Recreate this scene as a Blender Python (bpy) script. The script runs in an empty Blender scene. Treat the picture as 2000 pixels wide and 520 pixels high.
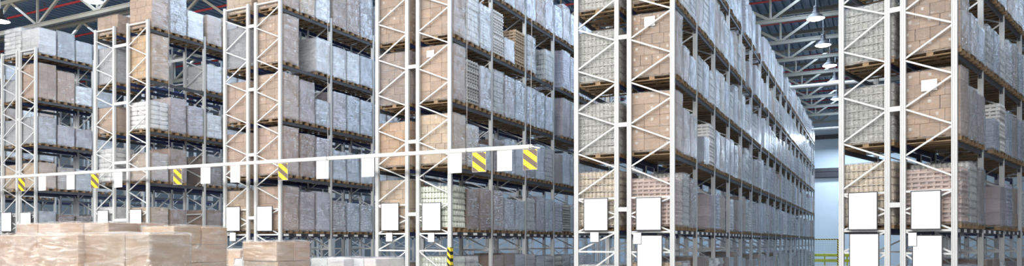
import bpy, math, random
from mathutils import Vector, Matrix, noise
random.seed(7)
C = bpy.context.scene.collection

# ------------------------------------------------------------------ camera
F = 1418.6; TH = 0.4661; HOR = 474.5; CZ = 2.1
FW = (-math.sin(TH), math.cos(TH)); RT = (math.cos(TH), math.sin(TH))
cd = bpy.data.cameras.new('camera'); cam = bpy.data.objects.new('camera', cd); C.objects.link(cam)
cam.location = (0, 0, CZ); cam.rotation_euler = (math.pi/2, 0, TH)
cd.sensor_width = 36; cd.lens = F*36/2000; cd.shift_y = (HOR-260)/2000; cd.clip_end = 400
bpy.context.scene.camera = cam

def on_plane(px, py, Y):
    """world point at depth line Y seen at a photo pixel"""
    t = (px-1000)/F
    dep = Y/(FW[1]+t*RT[1])
    return Vector((dep*(FW[0]+t*RT[0]), Y, CZ+(HOR-py)/F*dep))
def project(p):
    dep = p[0]*FW[0]+p[1]*FW[1]; r = p[0]*RT[0]+p[1]*RT[1]
    if dep < .1: return None
    return 1000+F*r/dep, HOR-F*(p[2]-CZ)/dep, F/dep

# ------------------------------------------------------------------ materials
def mat(name):
    m = bpy.data.materials.new(name); m.use_nodes = True
    nt = m.node_tree; nt.nodes.clear()
    out = nt.nodes.new('ShaderNodeOutputMaterial')
    return m, nt, out
def N(nt, t, **kw):
    n = nt.nodes.new('ShaderNode'+t)
    for k, v in kw.items():
        if k in n.inputs.keys(): n.inputs[k].default_value = v
        else: setattr(n, k, v)
    return n
def rgba(c): return (c[0], c[1], c[2], 1)
def simple(name, col, rough=.5, metal=0, var=.08, scale=6, bump=0, stretch=(1, 1, 1), spec=.5):
    m, nt, out = mat(name)
    tc = N(nt, 'TexCoord'); mp = N(nt, 'Mapping'); mp.inputs['Scale'].default_value = stretch
    nt.links.new(tc.outputs['Object'], mp.inputs['Vector'])
    nz = N(nt, 'TexNoise', Scale=scale, Detail=4.0)
    nt.links.new(mp.outputs['Vector'], nz.inputs['Vector'])
    rp = N(nt, 'ValToRGB')
    rp.color_ramp.elements[0].position = .3; rp.color_ramp.elements[1].position = .7
    rp.color_ramp.elements[0].color = rgba([c*(1-var) for c in col])
    rp.color_ramp.elements[1].color = rgba([min(1, c*(1+var)) for c in col])
    nt.links.new(nz.outputs['Fac'], rp.inputs['Fac'])
    b = N(nt, 'BsdfPrincipled', Roughness=rough, Metallic=metal)
    b.inputs['Specular IOR Level'].default_value = spec
    nt.links.new(rp.outputs['Color'], b.inputs['Base Color'])
    if bump:
        bp = N(nt, 'Bump', Strength=bump, Distance=.02)
        nt.links.new(nz.outputs['Fac'], bp.inputs['Height']); nt.links.new(bp.outputs['Normal'], b.inputs['Normal'])
    nt.links.new(b.outputs['BSDF'], out.inputs['Surface'])
    return m
def objcol(name, rough=.7, var=.1, rnd=.18, scale=4, stretch=(1, 1, 1), bump=.0, sticker=False, spec=.3):
    """colour comes from the object's own colour, varied a little per object"""
    m, nt, out = mat(name)
    oi = N(nt, 'ObjectInfo'); tc = N(nt, 'TexCoord')
    mp = N(nt, 'Mapping'); mp.inputs['Scale'].default_value = stretch
    nt.links.new(tc.outputs['Object'], mp.inputs['Vector'])
    nz = N(nt, 'TexNoise', Scale=scale, Detail=4.0); nt.links.new(mp.outputs['Vector'], nz.inputs['Vector'])
    a = N(nt, 'MapRange'); a.inputs['To Min'].default_value = 1-rnd; a.inputs['To Max'].default_value = 1+rnd*.6
    nt.links.new(oi.outputs['Random'], a.inputs['Value'])
    b_ = N(nt, 'MapRange'); b_.inputs['From Min'].default_value = .3; b_.inputs['From Max'].default_value = .7
    b_.inputs['To Min'].default_value = 1-var; b_.inputs['To Max'].default_value = 1+var
    nt.links.new(nz.outputs['Fac'], b_.inputs['Value'])
    mu = N(nt, 'Math', operation='MULTIPLY'); nt.links.new(a.outputs[0], mu.inputs[0]); nt.links.new(b_.outputs[0], mu.inputs[1])
    vm = N(nt, 'VectorMath', operation='SCALE'); nt.links.new(oi.outputs['Color'], vm.inputs[0]); nt.links.new(mu.outputs[0], vm.inputs['Scale'])
    col = vm.outputs[0]
    if sticker:
        sp = N(nt, 'SeparateXYZ'); nt.links.new(tc.outputs['Generated'], sp.inputs[0])
        def band(o, lo, hi):
            c1 = N(nt, 'Math', operation='COMPARE'); c1.inputs[1].default_value = (lo+hi)/2; c1.inputs[2].default_value = (hi-lo)/2
            nt.links.new(o, c1.inputs[0]); return c1.outputs[0]
        zx = band(sp.outputs['Z'], .55, .78); xx = band(sp.outputs['X'], .42, .58); yy = band(sp.outputs['Y'], .4, .6)
        mx = N(nt, 'Math', operation='MAXIMUM'); nt.links.new(xx, mx.inputs[0]); nt.links.new(yy, mx.inputs[1])
        ml = N(nt, 'Math', operation='MULTIPLY'); nt.links.new(mx.outputs[0], ml.inputs[0]); nt.links.new(zx, ml.inputs[1])
        rg = N(nt, 'Math', operation='GREATER_THAN'); rg.inputs[1].default_value = .35; nt.links.new(oi.outputs['Random'], rg.inputs[0])
        rm = N(nt, 'Math', operation='MULTIPLY'); nt.links.new(rg.outputs[0], rm.inputs[0]); nt.links.new(ml.outputs[0], rm.inputs[1])
        mix = N(nt, 'Mix', data_type='RGBA'); nt.links.new(rm.outputs[0], mix.inputs['Factor'])
        nt.links.new(col, mix.inputs['A']); mix.inputs['B'].default_value = (.66, .62, .57, 1); col = mix.outputs['Result']
    b = N(nt, 'BsdfPrincipled', Roughness=rough); b.inputs['Specular IOR Level'].default_value = spec
    nt.links.new(col, b.inputs['Base Color'])
    if bump:
        bp = N(nt, 'Bump', Strength=bump, Distance=.02)
        nt.links.new(nz.outputs['Fac'], bp.inputs['Height']); nt.links.new(bp.outputs['Normal'], b.inputs['Normal'])
    nt.links.new(b.outputs['BSDF'], out.inputs['Surface'])
    return m
def film(name, lo, hi, col=(.86, .9, .95), rough=.16, scale=5.0, gloss=.2):
    """stretch film: mostly see-through, streaked and wrinkled, catching the lamps"""
    m, nt, out = mat(name)
    tc = N(nt, 'TexCoord'); oi = N(nt, 'ObjectInfo')
    add = N(nt, 'VectorMath', operation='ADD'); nt.links.new(tc.outputs['Object'], add.inputs[0])
    sc = N(nt, 'Math', operation='MULTIPLY'); sc.inputs[1].default_value = 40; nt.links.new(oi.outputs['Random'], sc.inputs[0])
    nt.links.new(sc.outputs[0], add.inputs[1])
    mp = N(nt, 'Mapping'); mp.inputs['Scale'].default_value = (1, 1, 3.8); mp.inputs['Rotation'].default_value = (.25, -.2, 0)
    nt.links.new(add.outputs[0], mp.inputs['Vector'])
    nz = N(nt, 'TexNoise', Scale=scale, Detail=6.0, Roughness=.62, Distortion=.6); nt.links.new(mp.outputs['Vector'], nz.inputs['Vector'])
    fr = N(nt, 'MapRange'); fr.inputs['From Min'].default_value = .38; fr.inputs['From Max'].default_value = .72
    fr.inputs['To Min'].default_value = lo; fr.inputs['To Max'].default_value = hi
    nt.links.new(nz.outputs['Fac'], fr.inputs['Value'])
    bp = N(nt, 'Bump', Strength=1.0, Distance=.115); nt.links.new(nz.outputs['Fac'], bp.inputs['Height'])
    tr = N(nt, 'BsdfTransparent')
    b = N(nt, 'BsdfPrincipled', Roughness=rough); b.inputs['Base Color'].default_value = rgba(col)
    b.inputs['Specular IOR Level'].default_value = 1.0
    nt.links.new(bp.outputs['Normal'], b.inputs['Normal'])
    mx = N(nt, 'MixShader'); nt.links.new(fr.outputs[0], mx.inputs[0]); nt.links.new(tr.outputs[0], mx.inputs[1]); nt.links.new(b.outputs[0], mx.inputs[2])
    gl = N(nt, 'BsdfGlossy', Roughness=.13); nt.links.new(bp.outputs['Normal'], gl.inputs['Normal'])
    m2 = N(nt, 'MixShader'); m2.inputs[0].default_value = gloss
    nt.links.new(mx.outputs[0], m2.inputs[1]); nt.links.new(gl.outputs[0], m2.inputs[2])
    nt.links.new(m2.outputs[0], out.inputs['Surface'])
    return m
def emit(name, col, s):
    m, nt, out = mat(name); e = N(nt, 'Emission', Strength=s); e.inputs['Color'].default_value = rgba(col)
    nt.links.new(e.outputs[0], out.inputs['Surface']); return m
def stripes(name, axis_w, c1, c2, period):
    """diagonal hazard stripes running across object x/z"""
    m, nt, out = mat(name)
    tc = N(nt, 'TexCoord'); sp = N(nt, 'SeparateXYZ'); nt.links.new(tc.outputs['Object'], sp.inputs[0])
    d = N(nt, 'VectorMath', operation='DOT_PRODUCT'); nt.links.new(tc.outputs['Object'], d.inputs[0]); d.inputs[1].default_value = axis_w
    dv = N(nt, 'Math', operation='DIVIDE'); dv.inputs[1].default_value = period; nt.links.new(d.outputs['Value'], dv.inputs[0])
    fr = N(nt, 'Math', operation='FRACT'); nt.links.new(dv.outputs[0], fr.inputs[0])
    gt = N(nt, 'Math', operation='GREATER_THAN'); gt.inputs[1].default_value = .5; nt.links.new(fr.outputs[0], gt.inputs[0])
    mix = N(nt, 'Mix', data_type='RGBA'); nt.links.new(gt.outputs[0], mix.inputs['Factor'])
    mix.inputs['A'].default_value = rgba(c1); mix.inputs['B'].default_value = rgba(c2)
    b = N(nt, 'BsdfPrincipled', Roughness=.5); nt.links.new(mix.outputs['Result'], b.inputs['Base Color'])
    nt.links.new(b.outputs[0], out.inputs['Surface']); return m

M = {
 'steel': simple('pale_grey_steel', (.53, .545, .55), .45, 0, .04, 3),
 'beam': simple('dark_beam_steel', (.075, .08, .092), .5, 0, .15, 3),
 'blue': simple('navy_beam_steel', (.02, .032, .1), .5, 0, .15, 3),
 'wood': simple('pallet_wood', (.25, .17, .095), .8, 0, .3, 5, .2, (1, 6, 1)),
 'carton': objcol('kraft_carton', .75, .06, .16),
 'carton_label': objcol('labelled_carton', .75, .06, .14, sticker=True),
 'jar': objcol('jar_shrink', .25, .12, .1, 9, spec=.6),
 'tray': objcol('stacked_tray', .6, .1, .12, 6),
 'sack': objcol('paper_sack', .55, .12, .15, 7, bump=.3),
 'clear': film('clear_film', .0, .3, (.7, .74, .8)),
 'haze': film('hazy_film', .04, .42, (.52, .6, .75), gloss=.32),
 'grey': film('heavy_grey_film', .25, .75, (.4, .44, .5), .2, gloss=.32),
 'foldfilm': film('folded_clear_film', .0, .42, (.85, .87, .9), scale=3.2, gloss=.16),
 'jarfilm': film('jar_film', .12, .62, (.74, .75, .73), gloss=.2),
 'paper': simple('white_paper', (.9, .9, .9), .6, 0, .03, 2),
 'board': simple('white_board', (.93, .93, .93), .5, 0, .03, 2.5),
 'dark': simple('dark_metal', (.035, .035, .045), .5, 0, .2),
 'bar': simple('white_bar_paint', (.92, .9, .86), .4, 0, .02),
 'floor': simple('grey_concrete', (.42, .42, .41), .5, 0, .12, .8, .05),
 'truss': simple('cream_truss_steel', (.25, .24, .2), .5, 0, .06, 2),
 'red': simple('red_pipe_paint', (.35, .03, .03), .4),
 'lampbody': simple('dark_lamp_housing', (.03, .03, .035), .4),
 'lampglow': emit('lamp_lens', (1, 1, 1), 14),
 'wall': simple('blue_grey_wall_panel', (.5, .6, .68), .6, 0, .05, .3),
 'door': simple('pale_blue_door_panel', (.6, .7, .78), .55, 0, .04, .4),
 'yellow': simple('yellow_green_rail', (.62, .62, .03), .5),
 'mesh': simple('green_grey_wire', (.25, .36, .33), .5),
 'cable': simple('grey_steel_cable', (.35, .35, .36), .4),
}
M['hazard'] = stripes('yellow_brown_hazard', (.72, 0, 1.0), (.95, .58, .02), (.12, .085, .07), .34)
M['hazard2'] = stripes('yellow_black_tape', (1, 0, 1.0), (.85, .65, .03), (.02, .02, .02), .22)
# corrugated roof sheet
def deck():
    m = simple('corrugated_roof_sheet', (.13, .19, .27), .45, 0, .1, 1.0); return m
M['deck'] = deck()

# ------------------------------------------------------------------ mesh builder
class MB:
    def __init__(s): s.v = []; s.f = []; s.m = []; s.sm = []
    def add(s, vs, fs, mi=0, smooth=False):
        o = len(s.v); s.v += [tuple(v) for v in vs]
        for f in fs: s.f.append([o+i for i in f]); s.m.append(mi); s.sm.append(smooth)
    def box(s, x0, x1, y0, y1, z0, z1, mi=0):
        s.add([(x0, y0, z0), (x1, y0, z0), (x1, y1, z0), (x0, y1, z0), (x0, y0, z1), (x1, y0, z1), (x1, y1, z1), (x0, y1, z1)],
              [(0, 3, 2, 1), (4, 5, 6, 7), (0, 1, 5, 4), (1, 2, 6, 5), (2, 3, 7, 6), (3, 0, 4, 7)], mi)
    def cbox(s, cx, cy, cz, sx, sy, sz, mi=0): s.box(cx-sx/2, cx+sx/2, cy-sy/2, cy+sy/2, cz-sz/2, cz+sz/2, mi)
    def bev(s, x0, x1, y0, y1, z0, z1, r, mi=0, smooth=False):
        """chamfered box"""
        vs = []; idx = {}
        for ix, sx in ((0, x0), (1, x1)):
            for iy, sy in ((0, y0), (1, y1)):
                for iz, sz in ((0, z0), (1, z1)):
                    dx = r if ix == 0 else -r; dy = r if iy == 0 else -r; dz = r if iz == 0 else -r
                    for a, p in (('x', (sx, sy+dy, sz+dz)), ('y', (sx+dx, sy, sz+dz)), ('z', (sx+dx, sy+dy, sz))):
                        idx[(ix, iy, iz, a)] = len(vs); vs.append(p)
        g = lambda ix, iy, iz, a: idx[(ix, iy, iz, a)]
        fs = []
        q = [(0, 0), (1, 0), (1, 1), (0, 1)]
        for i in (0, 1):
            f = [g(i, a, b, 'x') for a, b in q]; fs.append(f if i else f[::-1])
            f = [g(a, i, b, 'y') for a, b in q]; fs.append(f[::-1] if i else f)
            f = [g(a, b, i, 'z') for a, b in q]; fs.append(f if i else f[::-1])
        for i in (0, 1):
            for j in (0, 1):
                f = [g(i, j, 0, 'x'), g(i, j, 0, 'y'), g(i, j, 1, 'y'), g(i, j, 1, 'x')]; fs.append(f if i != j else f[::-1])
                f = [g(i, 0, j, 'x'), g(i, 1, j, 'x'), g(i, 1, j, 'z'), g(i, 0, j, 'z')]; fs.append(f if i == j else f[::-1])
                f = [g(0, i, j, 'y'), g(1, i, j, 'y'), g(1, i, j, 'z'), g(0, i, j, 'z')]; fs.append(f[::-1] if i == j else f)
                for k in (0, 1):
                    f = [g(i, j, k, 'x'), g(i, j, k, 'y'), g(i, j, k, 'z')]
                    fs.append(f if (i+j+k) % 2 else f[::-1])
        s.add(vs, fs, mi, smooth)
    def bar(s, p, q, w, d, mi=0, up=(0, 0, 1)):
        """rectangular bar from p to q, w across, d along 'up x dir'"""
        p = Vector(p); q = Vector(q); t = (q-p).normalized(); u = Vector(up)
        if abs(t.dot(u)) > .95: u = Vector((0, 1, 0))
        a = t.cross(u).normalized(); b = a.cross(t).normalized()
        vs = [e+a*sa*d/2+b*sb*w/2 for e in (p, q) for sa, sb in ((-1, -1), (1, -1), (1, 1), (-1, 1))]
        s.add(vs, [(0, 1, 2, 3), (7, 6, 5, 4), (0, 4, 5, 1), (1, 5, 6, 2), (2, 6, 7, 3), (3, 7, 4, 0)], mi)
    def tube(s, p, q, r, n=8, mi=0, r2=None):
        p = Vector(p); q = Vector(q); t = (q-p).normalized(); u = Vector((0, 0, 1))
        if abs(t.dot(u)) > .95: u = Vector((0, 1, 0))
        a = t.cross(u).normalized(); b = a.cross(t); r2 = r if r2 is None else r2
        vs = [p+(a*math.cos(2*math.pi*i/n)+b*math.sin(2*math.pi*i/n))*r for i in range(n)]
        vs += [q+(a*math.cos(2*math.pi*i/n)+b*math.sin(2*math.pi*i/n))*r2 for i in range(n)]
        s.add(vs, [(i, (i+1) % n, n+(i+1) % n, n+i) for i in range(n)], mi, True)
        s.add([vs[i] for i in range(n)], [tuple(range(n-1, -1, -1))], mi); s.add([vs[n+i] for i in range(n)], [tuple(range(n))], mi)
    def lathe(s, prof, c=(0, 0, 0), n=20, mi=0):
        vs = []
        for r, z in prof:
            for i in range(n): vs.append((c[0]+r*math.cos(2*math.pi*i/n), c[1]+r*math.sin(2*math.pi*i/n), c[2]+z))
        fs = [(k*n+i, k*n+(i+1) % n, (k+1)*n+(i+1) % n, (k+1)*n+i) for k in range(len(prof)-1) for i in range(n)]
        s.add(vs, fs, mi, True)
    def extrude(s, poly, z0, z1, mi=0):
        n = len(poly)
        s.add([(x, y, z0) for x, y in poly]+[(x, y, z1) for x, y in poly],
              [(i, (i+1) % n, n+(i+1) % n, n+i) for i in range(n)]+[tuple(range(n-1, -1, -1)), tuple(range(n, 2*n))], mi)
    def merge(s, o, mx, mi): 
        s.add([mx @ Vector(v) for v in o.v], o.f, 0)
        k = len(o.f); s.m[-k:] = [mi]*k; s.sm[-k:] = o.sm
    def mesh(s, name, mats):
        me = bpy.data.meshes.new(name); me.from_pydata(s.v, [], s.f)
        for m in (mats if isinstance(mats, (list, tuple)) else [mats]): me.materials.append(m)
        me.polygons.foreach_set('material_index', s.m); me.polygons.foreach_set('use_smooth', s.sm)
        me.update(); return me
def link(name, me, parent=None, loc=(0, 0, 0), rz=0):
    o = bpy.data.objects.new(name, me); C.objects.link(o); o.location = loc; o.rotation_euler = (0, 0, rz)
    if parent: o.parent = parent
    return o
def tag(o, label=None, cat=None, group=None, kind=None):
    if label: o['label'] = label
    if cat: o['category'] = cat
    if group: o['group'] = group
    if kind: o['kind'] = kind
    return o
def empty(name, loc=(0, 0, 0), rz=0):
    o = bpy.data.objects.new(name, None); C.objects.link(o); o.location = loc; o.rotation_euler = (0, 0, rz); o.empty_display_size = .2
    return o
ORD = ['first', 'second', 'third', 'fourth', 'fifth', 'sixth', 'seventh', 'eighth', 'ninth', 'tenth', 'eleventh', 'twelfth', 'thirteenth', 'fourteenth', 'fifteenth', 'sixteenth', 'seventeenth', 'eighteenth', 'nineteenth', 'twentieth', 'twenty-first', 'twenty-second', 'twenty-third', 'twenty-fourth']

# ------------------------------------------------------------------ rack geometry (fitted from the photo)
A = 1.2215; L = 2.0906; Z1 = CZ+.3534; B = 2.75; BEAMH = .12
LV = [Z1+i*L for i in range(5)]            # beam tops of levels 1..5
TOP = LV[4]+.35
PD, PW = 1.38, .84                          # pallet depth (across the rack) and width (along the aisle)
RACKS = {  # index: X of left post, Y of end frames, gap between the two halves, yaw, bays, name
 -1: (-45.0, 19.9, .4, 0, 4, 'rack at left edge'),
 0: (-37.4627, 20.0763, .2215, 0, 6, 'first full rack from left'),
 1: (-29.7692, 19.6426, .8892, 0, 6, 'second full rack from left'),
 2: (-22.5841, 20.1089, .4034, 0, 8, 'third full rack from left'),
 3: (-15.1116, 19.8672, .424, 0, 9, 'fourth full rack from left'),
 4: (-7.8138, 19.6685, .3675, 0, 18, 'rack beside open aisle'),
 5: (-.8466, 20.7839-0, .3581, -.29689, 5, 'rightmost rack'),
}
A5 = 1.1108
def adim(i): return A5 if i == 5 else A

# post: omega profile with grooved face
PW_ = .06
POST = [(-.062, -.045), (-.036, -.045), (-.03, -.033), (-.014, -.033), (-.009, -.045), (.009, -.045), (.014, -.033), (.03, -.033), (.036, -.045), (.062, -.045), (.062, .045), (-.062, .045)]
def post_into(mb, x, y, z1):
    mb.extrude([(x+a, y+b) for a, b in POST], 0, z1)
    mb.box(x-.1, x+.1, y-.08, y+.08, 0, .012)
P = 1.2   # zigzag pitch
def brace_list(a, mirror):
    """(p, q, kind) in the frame's own plane; inner post side is x=a unless mirrored"""
    out = []; zt = CZ+1.26; zl = CZ+.3; zb = CZ-.26
    X = lambda s: (a-s*a if mirror else s*a)   # s=1 inner, 0 outer
    e = .05
    def seg(s0, z0, s1, z1): out.append(((X(e if s0 == 0 else 1-e), z0), (X(e if s1 == 0 else 1-e), z1), 'diagonal_brace'))
    def hor(z): out.append(((X(0), z), (X(1), z), 'horizontal_brace'))
    hor(zt); hor(zl); hor(zb); hor(.25)
    k = .43 if mirror else .6
    zi = CZ+5.72-P*4       # inner nodes
    zi0 = zi
    # below the sheet: K from rail to rail
    seg(0, zl+.03, 1, .5*(zl+zt)-.03); seg(1, .5*(zl+zt)+.03, 0, zt-.03)
    seg(1, zl-.03, 0, zb+.03); seg(1, zb-.03, 0, (.25+zb)*.5); seg(0, (.25+zb)*.5-.05, 1, .3)
    z = zi0
    while z < zt+.25: z += P
    seg(0.5 if False else 0, z-P*k if z-P*k > zt else zt+.03, 1, z-.03)
    while z+P*(1-k) < TOP-.1:
        seg(1, z+.03, 0, z+P*(1-k)-.03); z += P
        if z < TOP-.05: seg(0, z-P*k+.03, 1, z-.03)
    hor(TOP-.08)
    return out
FRAMES = {}
def frame_meshes(a, mirror):
    key = (round(a, 3), mirror)
    if key in FRAMES: return FRAMES[key]
    mb = MB(); post_into(mb, 0, .045, TOP); post_into(mb, a, .045, TOP)
    posts = mb.mesh('upright_frame', M['steel'])
    full = MB(); post_into(full, 0, .045, TOP); post_into(full, a, .045, TOP)
    braces = []
    for p, q, kind in brace_list(a, mirror):
        b = MB(); w = .05 if kind[0] == 'h' else .042
        P3, Q3 = (p[0], .04, p[1]), (q[0], .04, q[1])
        b.bar(P3, Q3, w, .03); full.bar(P3, Q3, w, .03)
        braces.append((kind, b.mesh(kind, M['steel'])))
    FRAMES[key] = (posts, braces, full.mesh('upright_frame', M['steel']))
    return FRAMES[key]
def beam_mesh(length, m):
    mb = MB()
    # box beam with stepped lip and end connectors
    mb.box(-.025, .025, 0, length, -BEAMH, 0); mb.box(-.03, -.025, 0, length, -.03, -.012); mb.box(.025, .03, 0, length, -.03, -.012)
    mb.box(-.036, .036, -.004, .012, -.2, .03); mb.box(-.036, .036, length-.012, length+.004, -.2, .03)
    return mb.mesh('beam', m)
BEAM = beam_mesh(B-.1, M['beam']); BEAMB = beam_mesh(B-.1, M['blue'])
lab = MB(); lab.box(0, .004, 0, .26, -.1, -.02); LABELM = lab.mesh('beam_label', M['paper'])
lab = MB(); lab.box(0, .004, 0, .2, -.1, -.02); LABELD = lab.mesh('beam_label', M['dark'])
def spacer_mesh(g):
    mb = MB(); mb.box(.05, g-.05, 0, .06, -.06, .06); mb.box(.05, .062, -.004, .07, -.09, .09); mb.box(g-.062, g-.05, -.004, .07, -.09, .09)
    return mb.mesh('row_spacer', M['steel'])

def rack_frame_pos(i):
    a = adim(i); x, y, g, rz, nb, nm = RACKS[i]
    return a, g
RLABEL = {
 -1: 'pale steel pallet rack cut off by the left edge of the photo',
 0: 'pale steel pallet rack, leftmost whole one, lowest in the picture',
 1: 'pale steel pallet rack with visible post tops, second whole one from the left',
 2: 'pale steel pallet rack, third whole one from the left',
 3: 'pale steel pallet rack behind the free end of the hanging sign bar',
 4: 'longest pale steel pallet rack, left of the open aisle',
 5: 'nearest pale steel pallet rack at the right edge of the photo'}
def build_rack(i):
    x, y, g, rz, nb, nm = RACKS[i]; a = adim(i)
    r = empty('pallet_rack', (x, y, 0), rz); tag(r, RLABEL[i], 'pallet rack', 'pallet racks in a row')
    sm = spacer_mesh(g)
    for k in range(nb+1):
        for side in (0, 1):
            posts, braces, full = frame_meshes(a, bool(side))
            off = (0 if side == 0 else a+g, k*B, 0)
            if k == 0:
                o = link('upright_frame', posts, r, off)
                for kind, me in braces: link(kind, me, o)
            else: link('upright_frame', full, r, off)
        if k < 3:
            for z in (CZ+.94, CZ+3.33, CZ+5.8, CZ+8.2, .45): link('row_spacer', sm, r, (a, k*B, z))
    # beams: all four lines of the nearest bays, then the aisle line
    cand = []
    for k in range(nb):
        for l, z in enumerate(LV):
            cand.append((k, l, 3, z))
            if k < 4: cand += [(k, l, 2, z), (k, l, 1, z), (k, l, 0, z)]
            else: cand += [(k, l, 2, z)]
    xs = [0, a, a+g, 2*a+g]
    cand.sort(key=lambda c: (c[0]*(1 if c[2] == 3 else 2.5), c[1]))
    rest = MB()
    for n, (k, l, line, z) in enumerate(cand):
        blue = line in (1, 2)
        if n < (99 if len(cand) > 100 else 100):
            o = link('beam', BEAMB if blue else BEAM, r, (xs[line], k*B+.1, z))
            if l == 0 and line == 3 and k < 6:
                for j in range(4):
                    link('beam_label', LABELM, o, (.031, .08+j*.66, 0)); link('beam_label', LABELD, o, (.031, .4+j*.66, 0))
        else:
            X = xs[line]; rest.box(X-.03, X+.03, k*B+.1, k*B+B, z-BEAMH, z); rest.box(X-.036, X+.036, k*B+.1, k*B+.12, z-.2, z+.03)
    if rest.v: tag(link('beam', rest.mesh('far_beams', M['beam']), r), kind='stuff')
    return r
for i in RACKS: build_rack(i)

# ------------------------------------------------------------------ pallet loads
def pallet_mesh(d=PD-.04, w=PW-.02):
    mb = MB(); H = .15
    for k in range(7):      # top boards run along the depth? across the width
        c = -d/2+.06+k*(d-.12)/6
        mb.box(c-.06, c+.06, -w/2, w/2, H-.022, H)
    for s in (-1, 0, 1):
        yc = s*(w/2-.06)
        mb.box(-d/2, d/2, yc-.055, yc+.055, H-.044, H-.022)
        mb.box(-d/2, d/2, yc-.055, yc+.055, 0, .022)
        for t in (-1, 0, 1): mb.box(t*(d/2-.075)-.075, t*(d/2-.075)+.075, yc-.05, yc+.05, .022, H-.044)
    return mb
def pallet_pieces(d=PD-.04, w=PW-.02):
    H = .15; deck = MB(); out = []
    for k in range(7):
        c = -d/2+.06+k*(d-.12)/6; deck.box(c-.06, c+.06, -w/2, w/2, H-.022, H)
    for s in (-1, 0, 1):
        yc = s*(w/2-.06); deck.box(-d/2, d/2, yc-.055, yc+.055, H-.044, H-.022)
        mb = MB(); mb.box(-d/2, d/2, -.055, .055, 0, .022); out.append(('bottom_board', mb.mesh('bottom_board', M['wood']), (0, yc, 0)))
    mb = MB(); mb.box(-.075, .075, -.05, .05, .022, H-.044); bl = mb.mesh('block', M['wood'])
    for s in (-1, 0, 1):
        for t in (-1, 0, 1): out.append(('block', bl, (t*(d/2-.075), s*(w/2-.06), 0)))
    return deck.mesh('pallet', M['wood']), out
PDECK, PPIECES = pallet_pieces()
PALLET = pallet_mesh(); PALLET_ME = PALLET.mesh('pallet', M['wood'])
PH = .15
def shell(d, w, h, seed, amp=.018):
    """wrinkled film wrap: sides and top with rounded corners"""
    mb = MB(); r = .04; per = []
    nx, ny = 9, 6
    def corner(cx, cy, a0):
        for t in range(3): per.append((cx+r*math.cos(a0+t*math.pi/4), cy+r*math.sin(a0+t*math.pi/4)))
    for t in range(1, nx): per.append((-d/2+r+(d-2*r)*t/nx, -w/2))
    corner(d/2-r, -w/2+r, -math.pi/2)
    for t in range(1, ny): per.append((d/2, -w/2+r+(w-2*r)*t/ny))
    corner(d/2-r, w/2-r, 0)
    for t in range(1, nx): per.append((d/2-r-(d-2*r)*t/nx, w/2))
    corner(-d/2+r, w/2-r, math.pi/2)
    for t in range(1, ny): per.append((-d/2, w/2-r-(w-2*r)*t/ny))
    corner(-d/2+r, -w/2+r, math.pi)
    n = len(per); nz = max(5, int(h/.12)); vs = []
    for k in range(nz+1):
        z = -.06+(h+.06)*k/nz
        for x, y in per:
            nv = noise.noise(Vector((x*2.2+seed*7.1, y*2.2, z*4.5)))+.5*noise.noise(Vector((x*6+seed, y*6, z*9)))
            e = amp*(.7+nv); l = math.hypot(x, y)
            sx = (x/l)*e; sy = (y/l)*e
            if k == 0: sx *= 1.6; sy *= 1.6
            vs.append((x+sx, y+sy, z+(.012 if k == nz else 0)+amp*.5*nv))
    fs = [(k*n+i, k*n+(i+1) % n, (k+1)*n+(i+1) % n, (k+1)*n+i) for k in range(nz) for i in range(n)]
    mb.add(vs, fs, 0, True)
    top = [vs[nz*n+i] for i in range(n)]
    inner = [(x*.9, y*.88, h+.02+.02*noise.noise(Vector((x*3, y*3, seed)))) for x, y, z in top]
    mb.add(top+inner, [(i, (i+1) % n, n+(i+1) % n, n+i) for i in range(n)]+[tuple(range(n, 2*n))], 0, True)
    return mb
MESHES = {}
def cached(key, fn):
    if key not in MESHES: MESHES[key] = fn()
    return MESHES[key]
def carton_mb(x, y, z):
    mb = MB(); mb.bev(-x/2, x/2, -y/2, y/2, 0, z, .008); return mb
def jar_layer(d, w, h, seed, clear):
    mb = MB(); n1, n2 = 11, 7; rr = d/n1/2*.98; R = random.Random(seed)
    pts = [(-d/2+rr+i*(d-2*rr)/(n1-1), s*(w/2-rr)) for i in range(n1) for s in (-1, 1)]
    pts += [(s*(d/2-rr), -w/2+rr+j*(w-2*rr)/(n2-1)) for j in range(1, n2-1) for s in (-1, 1)]
    for x, y in pts:
        e = R.uniform(-.006, .006)
        mb.lathe([(rr*.8, .012), (rr, .03), (rr, h*.62), (rr*.72, h*.78), (rr*.66, h*.82), (rr*.72, h*.83), (rr*.72, h*.97)], (x+e, y+e, 0), 8)
    mb.box(-d/2-.004, d/2+.004, -w/2-.004, w/2+.004, 0, .02)
    mb.box(-d/2+rr, d/2-rr, -w/2+rr, w/2-rr, .02, h*.9)
    return mb
def tray_mb(d, w, h, seed):
    mb = MB(); R = random.Random(seed)
    mb.bev(-d/2, d/2, -w/2, w/2, 0, h*.5, .012)
    mb.box(-d/2+.07, d/2-.07, -w/2+.07, w/2-.07, h*.5, h*.97)
    n = 8
    for k in range(n):
        for s in (-1, 1):
            x = -d/2+d*(k+.5)/n; mb.box(x-.025, x+.025, s*(w/2-.05)-.035, s*(w/2-.05)+.035, h*.5, h)
    for k in range(5):
        for s in (-1, 1):
            y = -w/2+w*(k+.5)/5; mb.box(s*(d/2-.05)-.035, s*(d/2-.05)+.035, y-.025, y+.025, h*.5, h)
    return mb
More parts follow.
